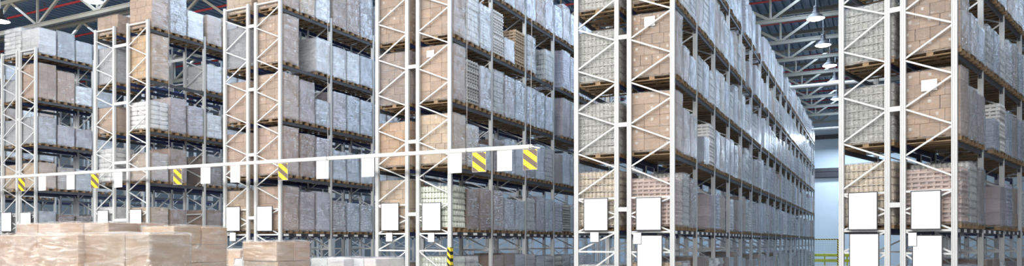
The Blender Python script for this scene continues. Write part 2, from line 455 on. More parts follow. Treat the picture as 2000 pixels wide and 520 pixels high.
def sack_mb(x, y, z, seed):
    mb = MB(); nx, ny, nz = 6, 5, 3; R = random.Random(seed)
    def pt(u, v, w_):
        ex = 1-.12*abs(w_)**2; f = 1-.18*max(abs(u), abs(v))**4
        return (u*x/2*ex*(1-.06*v*v), v*y/2*ex*(1-.06*u*u), z/2+w_*z/2*f+.01*noise.noise(Vector((u*3+seed, v*3, w_*2))))
    for ax in range(3):
        for s in (-1, 1):
            na, nb_ = ((ny, nz), (nx, nz), (nx, ny))[ax]
            vs = []
            for a in range(na+1):
                for b in range(nb_+1):
                    u, v = -1+2*a/na, -1+2*b/nb_
                    vs.append(pt(*((s, u, v), (u, s, v), (u, v, s))[ax]))
            fs = [(a*(nb_+1)+b, (a+1)*(nb_+1)+b, (a+1)*(nb_+1)+b+1, a*(nb_+1)+b+1) for a in range(na) for b in range(nb_)]
            if (s > 0) == (ax == 1): fs = [f[::-1] for f in fs]
            mb.add(vs, fs, 0, True)
    return mb
COL = {'tan': (.43, .305, .215), 'brown': (.29, .185, .125), 'golden': (.55, .37, .20), 'beige': (.52, .40, .28), 'pink': (.43, .295, .215),
       'dark': (.15, .10, .075), 'grey': (.47, .48, .48), 'white': (.8, .8, .79), 'mauve': (.42, .35, .36), 'jar': (.5, .51, .48),
       'clearjar': (.66, .7, .62), 'bluegrey': (.44, .48, .55), 'orange': (.48, .31, .18), 'silver': (.4, .41, .43), 'lilac': (.52, .49, .6), 'cream': (.7, .61, .48), 'rose': (.6, .47, .42)}
CNAME = {'tan': 'tan', 'brown': 'brown', 'golden': 'golden brown', 'beige': 'beige', 'pink': 'pinkish brown', 'dark': 'dark brown', 'grey': 'grey',
         'white': 'white', 'mauve': 'mauve brown', 'jar': 'grey green', 'clearjar': 'pale green', 'bluegrey': 'blue grey', 'orange': 'orange brown',
         'silver': 'silver', 'lilac': 'lilac', 'cream': 'cream', 'rose': 'pale pinkish'}
KN = {'c': ('cartons', 'carton_pallet'), 'l': ('labelled cartons', 'carton_pallet'), 'j': ('jars', 'jar_pallet'), 't': ('stacked trays', 'tray_pallet'),
      's': ('sacks', 'sack_pallet')}
FN = {'n': 'unwrapped', 'clear': 'in clear film', 'haze': 'in hazy film', 'grey': 'in heavy film', 'jarfilm': 'in shiny film'}
def cargo(kind, color, h, seed, fine):
    """list of (part name, mesh builder key, builder, material, (x,y,z), rz) standing on z=0"""
    R = random.Random(seed); out = []; d, w = PD-.06, PW-.05
    if kind in 'cl':
        nx, ny = (3, 2) if fine else (2, 2)
        nz = max(2, round(h/(.30 if fine else .38))); hz = h/nz; m = 'carton' if kind == 'c' else 'carton_label'
        swap = R.random() < .5
        for k in range(nz):
            mx, my = (nx, ny)
            if fine and k % 2 and swap: mx, my = 4, 2
            lx, ly = d/mx, w/my; key = ('c', round(lx, 3), round(ly, 3), round(hz, 3))
            for a in range(mx):
                for b in range(my):
                    j = .007
                    out.append(('carton', key, (lambda lx=lx, ly=ly, hz=hz: carton_mb(lx-.008, ly-.008, hz-.004)), m,
                                (-d/2+lx*(a+.5)+R.uniform(-j, j), -w/2+ly*(b+.5)+R.uniform(-j, j), k*hz), R.uniform(-.008, .008)))
    elif kind == 'j':
        nz = max(2, round(h/.19)); hz = h/nz
        for k in range(nz):
            v = k % 3; key = ('j', round(hz, 3), v)
            out.append(('jar_layer', key, (lambda hz=hz, v=v: jar_layer(d, w, hz, v, 0)), 'jar', (R.uniform(-.006, .006), R.uniform(-.006, .006), k*hz), 0))
    elif kind == 't':
        nz = max(3, round(h/.105)); hz = h/nz
        for k in range(nz):
            v = k % 2; key = ('t', round(hz, 3), v)
            out.append(('tray', key, (lambda hz=hz, v=v: tray_mb(d, w, hz, v)), 'tray', (R.uniform(-.015, .015), R.uniform(-.012, .012), k*hz), R.uniform(-.01, .01)))
    elif kind == 's':
        nz = max(2, round(h/.2)); hz = h/nz
        for k in range(nz):
            mx, my = (3, 2) if k % 2 else (4, 1); 
            if my == 1: mx, my = 3, 2
            lx, ly = d/mx, w/my
            for a in range(mx):
                for b in range(my):
                    v = (a+b+k) % 3; key = ('s', round(hz, 3), mx, my, v)
                    out.append(('sack', key, (lambda lx=lx, ly=ly, hz=hz, v=v: sack_mb(lx*1.03, ly*1.03, hz*1.04, v)), 'sack',
                                (-d/2+lx*(a+.5)+R.uniform(-.012, .012), -w/2+ly*(b+.5)+R.uniform(-.012, .012), k*hz), R.uniform(-.03, .03)))
    return out
def load_world(i, side, j):
    """base point (x,y) and yaw of slot j (3 per bay) in half `side` of rack i"""
    x, y, g, rz, nb, nm = RACKS[i]; a = adim(i)
    cx = (a/2 if side == 0 else a+g+a/2)
    bay, s = divmod(j, 3); cy = bay*B+.105+(B-.12)*(s+.5)/3+.015
    c, s_ = math.cos(rz), math.sin(rz)
    return (x+c*cx-s_*cy, y+s_*cx+c*cy, rz)
FARSETS = []     # loads too far or too many: gathered into one stuff object
def far_load(mb, spec, loc, rz, seed):
    kind, color, h, flm = spec
    T = Matrix.Translation(loc) @ Matrix.Rotation(rz, 4, 'Z')
    mi = FARMAT[(color)]
    d, w = PD-.06, PW-.05
    R = random.Random(seed)
    mb.merge(PALLET, T, 0)
    nz = max(2, round(h/(.36 if kind in 'cl' else .2)))
    b = MB(); hz = h/nz
    for k in range(nz):
        e = R.uniform(-.012, .012)
        if kind in 'cls':
            b.box(-d/2+e, -.004+e, -w/2+e, w/2+e, PH+k*hz, PH+(k+1)*hz-.008); b.box(.004+e, d/2+e, -w/2-e, w/2-e, PH+k*hz, PH+(k+1)*hz-.008)
        else:
            b.box(-d/2+e, d/2+e, -w/2+e, w/2+e, PH+k*hz, PH+k*hz+hz*.45); b.box(-d/2+.04, d/2-.04, -w/2+.04, w/2-.04, PH+k*hz+hz*.45, PH+(k+1)*hz)
    mb.merge(b, T, mi)
    if flm != 'n':
        T2 = T @ Matrix.Translation((0, 0, PH))
        sh = cached(('shmb', round(h, 1), seed % 3), lambda: shell(PD-.04, PW-.03, round(h, 1), seed % 3))
        mb.merge(sh, T2, {'clear': 1, 'haze': 2, 'grey': 3, 'jarfilm': 2}[flm])
FARCOL = list(COL); FARMAT = {c: 4+n for n, c in enumerate(FARCOL)}
def make_load(spec, loc, rz, seed, label, group, fine, sheet=None):
    kind, color, h, flm = spec
    base, nm = KN[kind]
    e = empty(nm, loc, rz); tag(e, label, 'pallet load', group)
    p = link('pallet', PDECK if fine else PALLET_ME, e)
    if fine:
        for pn, pm, pl in PPIECES: link(pn, pm, p, pl)
    p.rotation_euler = (0, 0, 0 if seed % 2 else math.pi)
    col = COL[color]; R = random.Random(seed+5); t = R.uniform(.92, 1.08); col = tuple(min(1, c*t) for c in col)
    for name, key, fn, m, pos, r in cargo(kind, color, h, seed, fine):
        me = cached(('me', m)+key, lambda: fn().mesh(name, M[m]))
        o = link(name, me, e, (pos[0], pos[1], pos[2]+PH), r); o.color = rgba(col)
    if flm != 'n':
        v = seed % 3; hh = round(h, 2)
        me = cached(('film', hh, v, flm), lambda: shell(PD-.04, PW-.03, hh, v, .02 if flm != 'grey' else .03).mesh('stretch_film', M[flm]))
        link('stretch_film', me, e, (0, 0, PH))
    if sheet:
        sx, sz, sw, shh = sheet
        me = cached(('sheet', sw, shh), lambda: sheet_mesh(sw, shh))
        link('paper_sheet', me, e, (sx, -PW/2-.03, PH+sz))
    return e
def sheet_mesh(w, h):
    mb = MB(); n = 6
    vs = [(-w/2+w*a/n, -.006*math.sin(a*2.1)+.004*b, h*b/2) for a in range(n+1) for b in range(3)]
    mb.add(vs, [(a*3+b, a*3+3+b, a*3+4+b, a*3+b+1) for a in range(n) for b in range(2)], 0, True)
    return mb.mesh('paper_sheet', M['paper'])

# loads named one by one: key (rack, half, level) -> slots from the aisle end; '-' is an empty slot
S = {}
def put(i, side, lev, txt):
    out = []
    for t in txt.split(';'):
        t = t.strip()
        if t == '-': out.append(None); continue
        k, c, h, f = t.split(); out.append((k, c, float(h), f))
    S[(i, side, lev)] = out
# rack cut off at left edge and first full rack
put(-1, 1, 5, 'c white 1.2 haze;c grey 1.1 haze;c white 1.0 haze;c grey 1.2 haze;s white 1.2 haze;c grey 1.1 haze')
put(-1, 1, 4, '-;-;-;c tan 1.1 clear;c white 1.1 haze;c tan 1.2 clear')
put(-1, 1, 3, 'c grey 1.1 haze;c grey 1.1 haze;c grey 1.1 haze;c grey 1.0 haze;c grey 1.0 haze;c grey 1.2 haze')
put(-1, 1, 2, 'c tan 1.1 clear;c grey 1 haze;c tan 1 clear;c tan 1 clear;c grey 1 haze;c grey 1 haze')
put(-1, 1, 1, 'c grey .9 haze;c grey .9 haze;c grey .9 haze;c tan .9 clear;c grey .9 haze;c grey .9 haze')
put(0, 0, 5, 's white 1.35 haze;c white 1.2 haze;c grey 1.1 haze')
put(0, 0, 4, 'c grey .95 haze;c grey 1.2 haze')
put(0, 0, 3, 'c grey 1.15 haze;c grey 1.2 haze')
put(0, 0, 2, 'c beige 1.1 clear;c tan 1.2 clear')
put(0, 0, 1, 'c white .9 haze;c grey 1 haze')
put(0, 1, 5, 'c white 1.15 haze;c silver 1.2 grey;c grey .95 haze;c grey 1 haze;c tan 1.1 clear')
put(0, 1, 4, 'c pink 1.6 clear;c pink 1.4 clear;l white .85 haze;c grey 1 haze;c tan 1 clear')
put(0, 1, 3, 'c grey 1.2 haze;c mauve .9 haze;c mauve .85 haze;c grey 1 haze;c tan 1 clear')
put(0, 1, 2, 'c beige 1.15 clear;c beige 1 haze;c grey .95 haze;c grey 1 haze;c grey .9 haze')
put(0, 1, 1, 'c silver .95 grey;t brown .85 clear;t brown .8 clear;c brown .9 clear;c grey .8 haze')
# second full rack
put(1, 0, 5, 'c tan .75 clear;c grey 1 haze')
put(1, 0, 4, 'c grey 1.5 haze;c grey 1.4 haze')
put(1, 0, 3, 'c tan 1.05 clear;c tan 1.2 clear')
put(1, 0, 2, 's white 1.4 haze;c grey 1.3 haze')
put(1, 0, 1, 'c white 1 haze;c grey 1 haze')
put(1, 1, 5, 'c tan 1.65 clear;j silver 1.55 grey;c white 1.1 haze;c tan 1.2 clear;c tan 1.3 clear;c brown 1.2 clear')
put(1, 1, 4, 'l golden 1.75 clear;-;-;c white 1.1 haze;c grey 1.15 haze;c grey 1.1 haze')
put(1, 1, 3, 's white 1.12 clear;c mauve 1.4 clear;c mauve 1.2 haze;c white 1 haze;c grey 1.1 haze;c grey 1 haze')
put(1, 1, 2, 'c beige 1.08 haze;c brown 1.35 clear;-;c dark 1.25 clear;c grey 1.1 haze;c grey 1.1 haze')
put(1, 1, 1, 'c beige .95 clear;c brown .9 clear;-;c brown .95 clear;c bluegrey .85 haze;c grey .9 haze')
# third full rack
put(2, 0, 5, 'c beige 1.3 clear;c tan 1.3 clear')
put(2, 0, 4, 'c silver 1.5 grey;c grey 1.5 haze')
put(2, 0, 3, 'c pink 1.5 clear;c tan 1.5 clear')
put(2, 0, 2, 'c pink 1.6 clear;c tan 1.5 clear')
put(2, 0, 1, 'c beige 1.5 clear;c tan 1.4 clear')
put(2, 1, 5, 'c tan 1.7 clear;c beige 1.4 clear;c white 1.5 haze;c brown 1.75 clear;l brown 1.8 clear;l dark 1.7 haze;c dark 1.5 grey')
put(2, 1, 4, 'l tan 1.75 clear;-;c white 1.3 haze;c white 1.2 haze;c white 1.2 haze;c bluegrey 1.2 haze;c grey 1.2 haze')
put(2, 1, 3, 'l tan 1.65 clear;c mauve 1.55 clear;c bluegrey .95 haze;c mauve 1.45 haze;c bluegrey 1.45 haze;c bluegrey 1.4 haze;c grey 1.4 haze')
put(2, 1, 2, 'l pink 1.75 clear;c brown 1.6 clear;c mauve 1.55 haze;c bluegrey 1.15 haze;c bluegrey 1.15 haze;c grey 1.2 haze;c grey 1.2 haze')
put(2, 1, 1, 'c pink 1.6 clear;c mauve 1.45 clear;c mauve 1.5 haze;s brown 1.2 haze;c bluegrey 1.15 haze;c grey 1.1 haze;c grey 1.2 haze')
# fourth full rack
put(3, 0, 5, 'l tan 1.7 clear;c tan 1.6 clear')
put(3, 0, 4, 'l tan 1.75 clear;c tan 1.6 clear')
put(3, 0, 3, 'c tan 1.7 haze;c beige 1.6 clear')
put(3, 0, 2, 'c orange 1.45 clear;c tan 1.4 clear')
put(3, 0, 1, 'c beige 1.6 clear;c tan 1.5 clear')
put(3, 1, 5, 'c tan 1.6 clear;c grey 1.6 haze;c grey 1.5 haze;c beige 1.5 haze;c grey 1.5 haze;c mauve 1.5 clear;c bluegrey 1.4 haze;c brown 1.5 clear;c mauve 1.4 haze;c bluegrey 1.2 haze;c brown 1.5 haze;c grey 1.3 grey;c brown 1.4 haze;c grey 1.3 haze;c brown 1.2 haze')
put(3, 1, 4, 'c tan 1.8 clear;j white 1.65 clear;t white 1.45 haze;t white 1.55 n;c white .75 haze;t beige 1.3 n;j grey 1.35 clear;-;j jar 1.2 clear;-;t lilac 1.6 haze;t lilac 1.5 haze;c grey 1.4 haze;c grey 1.4 haze')
put(3, 1, 3, 'c tan 1.75 clear;t grey 1.45 n;c mauve 1.4 haze;j grey 1.5 clear;c mauve 1.45 haze;c bluegrey 1.45 haze;c bluegrey 1.4 haze;c bluegrey 1.4 haze;c bluegrey 1.35 haze;-;c mauve 1.6 clear;c mauve 1.6 clear;c brown 1.4 clear;c grey 1.4 haze')
put(3, 1, 2, 'l beige 1.6 clear;c beige 1.35 haze;c grey .8 haze;c dark 1.1 clear;c bluegrey 1.2 haze;c bluegrey 1.0 haze;c dark 1.2 haze;c bluegrey 1.35 haze;j grey 1.3 clear;c brown 1.2 clear;c bluegrey 1.3 haze;j grey 1.2 grey;c grey 1.2 haze;c grey 1.2 haze')
put(3, 1, 1, 'j clearjar 1.35 n;c brown 1.3 clear;c brown 1.35 clear;c brown 1.35 haze;c bluegrey 1.1 haze;c bluegrey 1.1 haze;j grey 1.25 clear;c mauve 1.35 haze;c bluegrey 1.3 haze;t grey 1.2 haze;t jar 1.15 n;c grey 1.2 haze;c grey 1.2 haze;c grey 1.2 haze')
# rack beside the aisle, and the rightmost rack which carries the same kinds of goods
for i in (4, 5):
    put(i, 0, 5, 'c tan 1.6 clear')
    put(i, 0, 4, 'j jar 1.75 jarfilm;c grey 1.5 haze')
    put(i, 0, 3, 'j jar 1.42 jarfilm;c grey 1.3 haze')
    put(i, 0, 2, 'j jar 1.42 jarfilm;c grey 1.3 haze')
    put(i, 0, 1, 'j cream 1.55 clear;c brown 1.6 clear')
    put(i, 1, 5, 'c tan 1.7 clear;c grey 1.6 haze;c mauve 1.6 haze;c bluegrey 1.5 haze;c grey 1.5 haze;c mauve 1.6 haze;c brown 1.5 haze;c grey 1.6 haze;c bluegrey 1.6 haze;c bluegrey 1.5 grey;c mauve 1.6 grey;c grey 1.5 grey;-;c mauve 1.5 grey;c brown 1.4 grey;c bluegrey 1.4 grey;-;c brown 1.3 grey')
    put(i, 1, 4, 'c beige 1.7 clear;j white 1.6 clear;j grey 1.5 clear;c tan 1.5 haze;j white 1.6 clear;c bluegrey 1.3 haze;c tan 1.55 clear;c tan 1.4 haze;t white 1.3 haze;c bluegrey 1.2 haze')
    put(i, 1, 3, 'l tan 1.72 clear;c tan .95 haze;c bluegrey .85 haze;j grey 1.1 clear;c bluegrey 1.1 haze;j white 1.0 clear;t white 1.25 haze;c beige 1.3 haze;c bluegrey 1.2 haze')
    put(i, 1, 2, 'l tan 1.62 clear;c tan 1.25 haze;c pink 1.2 haze;-;c bluegrey .8 haze;t white 1.35 n;c bluegrey 1.25 haze;c tan 1.2 haze;c bluegrey 1.2 haze')
    put(i, 1, 1, 't rose 1.3 clear;j jar 1.5 clear;c brown 1.4 haze;-;-;c mauve 1.1 clear;t lilac 1.2 haze;c tan 1.15 clear;-;t white 1.15 haze;-;c brown 1.2 haze')
GR = {-1: '', 0: 'c grey 1.2 haze;c brown 1.2 clear;c grey 1.2 haze', 1: 'c grey 1.3 haze;c tan 1.2 clear;c grey 1.3 haze', 2: '-;-;c brown 1.3 clear;c dark 1.3 clear;c brown 1.3 clear;c grey 1.3 haze',
      3: 'j clearjar 1.5 clear;j grey 1.5 clear;-;c brown 1.5 clear;c brown 1.55 clear;c grey 1.5 haze;j jar 1.5 clear;c grey 1.4 haze;j jar 1.4 clear;j jar 1.4 n;j grey 1.4 clear;c grey 1.4 haze',
      4: 't beige 1.4 clear;t white 1.35 haze;-;c brown 1.5 clear;c brown 1.5 clear;j white 1.35 clear;t white 1.4 n;t grey 1.4 n;c brown 1.4 clear;c grey 1.4 haze;c brown 1.6 clear;c grey 1.4 haze',
      5: 't beige 1.35 clear;c bluegrey 1.4 haze;-;c brown 1.5 clear;c brown 1.5 clear;j white 1.4 clear'}
for i, t in GR.items():
    if t: put(i, 1, 0, t)
put(3, 0, 0, 'c dark 1.3 clear;c grey 1.3 haze'); put(4, 0, 0, 't white 1.3 haze;j grey 1.3 clear'); put(5, 0, 0, 't white 1.3 clear;j grey 1.3 clear')
FILL = ['c bluegrey {} haze', 'c grey {} haze', 'j grey {} clear', 'c mauve {} clear', 'c silver {} grey', 't white {} clear', 'c tan {} clear', 'c brown {} haze', 'c white {} haze', 'j jar {} clear', 't grey {} clear', 'c mauve {} haze']
NEED = {0: 4, 1: 6, 2: 8, 3: 15, 4: 54, 5: 14}
for i, n in NEED.items():
    for lev in range(0, 6):
        lst = S.get((i, 1, lev), [])
        R = random.Random(100*i+lev)
        while len(lst) < n:
            if R.random() < (.3 if lev == 0 else .07): lst.append(None); continue
            k, c, h, f = R.choice(FILL).format(round(R.uniform(.95, 1.45), 1)).split(); lst.append((k, c, float(h), f))
        S[(i, 1, lev)] = lst[:n]
SHEETS = {(4, 1, 3, 0): (-.05, 1.35, .3, .27), (5, 1, 2, 0): (.0, 1.1, .34, .27), (3, 1, 3, 0): (-.18, 1.38, .28, .22)}
LVN = ['floor level', 'first level', 'second level', 'third level', 'fourth level', 'top level']
SEEN = ('5R2.0 5R3.0 5L3.0 4R3.0 5L2.0 4R2.0 3R3.0 4L3.0 4L2.0 5R1.0 5L1.0 2R4.0 3R2.0 2R3.0 3L3.0 3R4.0 2R2.0 1R4.0 4L1.0 3L4.0 4R1.0 3L2.0 2R1.0 3R1.0 2R4.2 '
        '1R5.0 0R4.0 3L1.0 1R3.0 2L4.0 1L4.0 0R5.0 2L3.0 5R1.5 1R2.0 0R3.0 1R4.3 5R1.1 4L4.0 2L2.0 1R3.1 2R3.1 3R4.10 5R2.4 1L2.0 3R3.10 1R2.3 1R5.1 3R3.1 '
        '3R4.8 2R3.3 1L3.0 2R2.1 3R4.1 2R5.5 2R1.2 2R1.1 5R2.5 1L5.0 0R4.1 3R3.2 3R4.2 4R1.5 5R2.1 1R5.3 3R4.3 4R1.1 1R5.2 5R3.1 3R4.5 2R5.4 2R5.3 0R5.1 3R3.3 '
        '2L1.0 0R2.0 1R3.2 3R1.2 0L5.0 2R3.4 3R3.4 3R1.1 2R4.3 2R3.5 1R2.1 5R2.2 5R3.3 2R4.4 3R3.5 2L5.0 2R5.2 2R4.5 1R1.3 4R2.5 4R4.0 2R3.2 2R5.0 4R2.4 0R5.2 '
        '5R3.6 2R1.3 1R3.3 4R2.1 3R1.3 4R3.1 3R2.1 3R3.6 3R4.6 0R3.1 5R1.2 2R1.4 3R3.7 3R5.10 5R2.6 0R4.2 2R2.3 1R1.0 2R1.5 5R3.4 3R5.9 4R2.2 2R2.2 3R1.7 2R2.4 '
        '0R3.2 3R5.8 3R1.6 3R1.4 5R3.5 5R3.2 3R5.7 3R4.4 3R3.8 5R1.6 5R3.7 3R5.6 3R0.0 3R1.5 4R4.5 0R2.2 4R4.4 4R3.3 4R1.2 4R4.6 5R3.8 3R2.8 1R1.1 2R5.1 3R2.7 '
        '3R2.10 3R2.5 4R5.13 3R1.8 5R2.7 4R3.2 4R4.3 4R3.4 5R2.8 0R2.1 4R4.7 4R3.7 4R3.5 4R3.6 5R4.8 5R4.6 3R2.3 0L3.0 0R1.0 4R1.11 4L4.1 3R2.9 5R1.7 4R4.8 '
        '3R1.10 4R2.7 4R5.17 3R1.9 3R5.5 0L4.0 5R4.7 3R0.3 3R2.4 4R3.8 5R4.5 4R2.6 3R4.11 0L2.0 1L1.0 5L3.1 4R4.9 4R3.10 0R4.3 4R4.16 4R4.14 4R1.6 3R5.11 5R0.3 '
        '4R0.3 2R5.6 3R3.11 4R2.8 4R4.2 4R2.9 4R0.10 1R5.4 4R5.19 4R2.11 4R1.9 2R2.5 4R4.10 4R3.9 4R2.13 0R1.1 4R4.11 3R0.4 3R0.1 4R4.20 4R1.7 4R4.1 4R3.19 '
        '4L3.1 -1R5.3 4R3.11 4R3.12 3R5.4 3R2.2 4R2.10 5R4.4 4R3.13 4R1.12 4R4.12 1R4.4 4R5.15 4R3.14 4R5.11 3R2.11 4R5.14 4R2.14 3R1.11 2R3.6 4R2.16 -1R4.3 '
        '3R2.6 -1R3.5 4R3.16 3R0.5 4R4.17 0R1.2 0R3.3 5R3.9 1R3.4 4R2.12 4R1.13 3R0.6 4R3.15 5R2.9 4R2.20 2R4.6 3R0.8 4R5.23 1R2.4 4R1.17 4R1.15 4R5.10 4R0.17 '
        '4R5.20 4R1.14 5L2.1 4R3.17 -1R3.4 3R0.7 5R1.9 4R5.9 4R5.29 3R0.10 1L4.1 4R2.17 4R5.21 4R2.18 4R2.15 4R3.20 4R3.21 4R2.23 4R1.16 5R4.9 4R3.22 4R0.0 '
        '-1R3.3 0R5.3 2R2.6 3R0.9 2R3.7 4R4.22 4R4.18 -1R4.5 4R4.25 3R5.3 3R0.11 5L4.1 4R5.22 4R2.21 4R1.23 4R1.21 4R3.23 4R2.22 4R1.19 0L1.0 4R1.18 4L2.1 '
        '3R0.13 0R2.3 4R5.25 4R1.31 -1R4.4 4R2.26 4R2.19 4R1.20 4R0.45 4R0.29 4R3.28 5R0.4 4R5.24 4R4.21 4R2.28 3R5.12 4R5.27 4R3.26 3R2.13 5R3.12 4R4.23 4R5.8 '
        '4R0.24 3R0.12 4R1.26 3L3.1 4R3.25 2R2.7 1R2.5 4R3.33 3R4.12 3R3.12 4R2.24 3R2.12 4R4.28 4R1.28 5R3.10 5R0.10 4R5.30 4R5.31 4R0.7 4R4.32 4R1.22 4R0.9 '
        '5R0.12 4R0.4 4L1.1 5L1.1 4R4.33 4R2.31 3R4.13 5R2.13 5R2.10 4R5.26 2R1.6 -1R2.5 4R3.31 4R2.41 4R1.25 4R4.31 4R3.24 4R2.25 4R5.36 4R1.52 4R1.35 4L0.0 '
        '1R4.5 5R0.1 4R0.34 4R4.26 4R1.33 4R0.37 4R2.37 4R1.24 4R0.14 5R2.11 4R5.35 4R2.34 4R2.33 4R5.34 4R5.32 4R4.53 4R4.34 4R3.27 4R2.32 4R0.6 4R3.30 4R2.29 '
        '4R2.27 4R0.8 4R0.35 4R0.11 4R3.38 -1R2.4 4R0.5 4R5.52 4R5.33 4R4.24 4R3.32 4R0.23 4L0.1 -1R2.3 5R0.5 4R5.38 4R4.27 4R0.18 3L0.0 0L4.1 4R5.43 4R4.29 '
        '4R2.30 4R1.29 4R0.16 1L3.1 4R5.41 4R4.40 4R4.30 4R3.34 4R3.29 4R2.42 4R1.37 4R1.32 3R5.13 3R2.14 2R5.7 1R1.4 4R5.40 4R4.36 4R2.44 4R2.35 4R1.50 4R5.42 '
        '4R4.35 4R3.39 4R3.36 4R0.1 3R3.13 1L5.1 4R5.44 4R5.39 4R4.46 4R4.43 4R3.42 4R3.40 4R1.27 -1R3.2 4R5.45 4R4.42 4R4.37 4R3.49 4R2.39 4R2.38 4R1.40 '
        '4R1.39 4R0.21 2L4.1 4R5.37 4R4.38 4R3.44 4R2.53 4R2.43 4R1.41 4R0.12 -1R5.2 4R5.50 4R4.39 4R3.37 4R3.35 4R1.46 4R1.44 4R0.19 4R4.51 4R4.45 4R3.45 '
        '4R2.51 4R2.50 4R1.43 3R4.14 0R1.3 5R4.3 5R4.12 4R5.46 4R3.41 4R2.45 3L2.1 -1R2.2 -1R1.2 5R4.10 4R5.49 4R4.41 4R3.52 4R3.51 3L4.1 4R3.43 4R5.7 4R4.49 '
        '4R1.45 4R1.42 4R0.51 4R0.47 1R5.5 1R3.5 0L5.2 4R3.50 4R2.48 4R0.52 4R4.44 4R3.47 4R3.46 4R2.47 2L3.1 4R5.47 4R2.46 4R0.50 4R0.25 4R0.15 3L1.1 0L5.1 '
        '5R3.13 4R5.48 4R0.46 4R0.30 4R5.53 4R3.53 4R1.53 4R0.22 2R4.7 4R2.36 4R0.36 1L2.1 4R1.36 4R0.49 3L0.1 2L5.1 4R2.49 4R1.47 4R0.48 3R0.14 4R4.48 4R4.47 '
        '-1R1.3 2R0.2 2L2.1 0L3.1 -1R1.4 4R1.48 2L1.1 ').split()   #SEEN#
entries = []
for (i, side, lev), lst in S.items():
    for j, spec in enumerate(lst):
        if spec is None: continue
        x, y, rz = load_world(i, side, j); z = 0 if lev == 0 else LV[lev-1]
        code = f'{i}{"LR"[side]}{lev}.{j}'
        if SEEN is not None and code not in SEEN: continue   # nothing of it shows
        pr = project((x, y, z+.8))
        entries.append((-(pr[2] if pr else 0) if SEEN is None else SEEN.index(code), i, side, lev, j, spec, (x, y, z), rz))
entries.sort()
far = MB(); nfar = 0
VISIBLE_FIRST = 300      # individuals per kind, largest in view first
per_kind = {}
def plain(c): return simple('far_cargo_'+c, COL[c], .6, 0, .25, 2)
FARMATS = [M['wood'], M['clear'], M['haze'], M['grey']]+[plain(c) for c in FARCOL]
PLACE = ['nearest', 'middle', 'farthest']
for n, (sz, i, side, lev, j, spec, loc, rz) in enumerate(entries):
    seed = abs(i+2)*977+side*331+lev*53+j*7
    nm = KN[spec[0]][1]; per_kind[nm] = per_kind.get(nm, 0)+1
    if per_kind[nm] > VISIBLE_FIRST:
        far_load(far, spec, loc, rz, seed); nfar += 1; continue
    half = ' left half' if side == 0 else ''
    head = CNAME[spec[1]]+' '+KN[spec[0]][0]
    tail = f', {PLACE[j % 3]} in {ORD[j//3]} bay, {LVN[lev]}{half}, {RACKS[i][5]}'
    label = head+' '+FN[spec[3]]+tail
    if len(label.replace('-', ' ').split()) > 16: label = head+tail
    if n < 330: make_load(spec, loc, rz, seed, label, 'pallet loads standing in the racks', j == 0 and i >= 1, SHEETS.get((i, side, lev, j)))
    else:
        mb = MB(); far_load(mb, spec, (0, 0, 0), 0, seed)
        tag(link(nm, mb.mesh(nm, FARMATS), None, loc, rz), label, 'pallet load', 'pallet loads standing in the racks')

if nfar:
    o = link('pallet_load', far.mesh('far_pallet_loads', FARMATS))
    tag(o, 'the many smallest film-wrapped carton loads deep in the racks, mostly down the open aisle', 'pallet loads', kind='stuff')

# ------------------------------------------------------------------ hanging sign bar
YB = 18.95
p0 = on_plane(-60, 350.5, YB); p1 = on_plane(1037, 286.5, YB)
bar = empty('sign_bar', p1); tag(bar, 'long white horizontal bar hung in front of the racks, carrying small signs', 'bar')
mb = MB(); mb.tube((p0-p1), (0, 0, 0), .062, 14); link('tube', mb.mesh('tube', M['bar']), bar)
dirb = (p1-p0).normalized()
mb = MB(); mb.tube(Vector((0, 0, .005)), dirb*.03, .066, 14); mb.tube(dirb*.03, dirb*.28+Vector((0, 0, -.06)), .022, 8); link('end_cap', mb.mesh('end_cap', M['bar']), bar)
for px in (1036, 912, 640, 330):
    q = on_plane(px, 300, YB); t = (q.x-p1.x)/(p0.x-p1.x); a = p1.lerp(p0, max(0, t))-p1
    mb = MB(); mb.tube(a, (a.x+(.1 if px == 1036 else 0), a.y, 13.1-p1.z), .008, 6); mb.tube(a+Vector((-.03, 0, 0)), a+Vector((.03, 0, 0)), .07, 10)
    link('suspension_cable', mb.mesh('suspension_cable', M['cable']), bar)
def bar_at(X): t = (X-p1.x)/(p0.x-p1.x); return p1.lerp(p0, t)
SIGN = [(36, 49, 1, 'y'), (76, 89, 1, 'w'), (131, 145, 1, 'w'), (178, 193, 1, 'y'), (224, 238, 1, 'w'), (339, 355, 1, 'y'), (393, 410, 1, 'w'), (451, 468, 1, 'w'),
        (544, 562, 1, 'y'), (619, 641, 1, 'w'), (707, 730, 1, 'w'), (876, 901, 1, 'w'), (923, 949, 1, 'y'), (972, 999, 1, 'w'), (1022, 1049, 1, 'y')]
SW = {36: 'leftmost of the signs, at the left edge', 76: 'second sign from the left', 131: 'third sign from the left', 178: 'before the left post of the second full rack',
      224: 'before the inner posts of the second full rack', 339: 'between the second and third full racks', 393: 'just left of the third full rack', 451: 'before the left half of the third full rack',
      544: 'before the right post of the third full rack', 619: 'second left of the fourth full rack', 707: 'just left of the fourth full rack', 876: 'before the right post of the fourth full rack',
      923: 'second sign from the free end of the row', 972: 'between the last two striped signs', 1022: 'at the free right end of the bar'}
ny = nw = 0
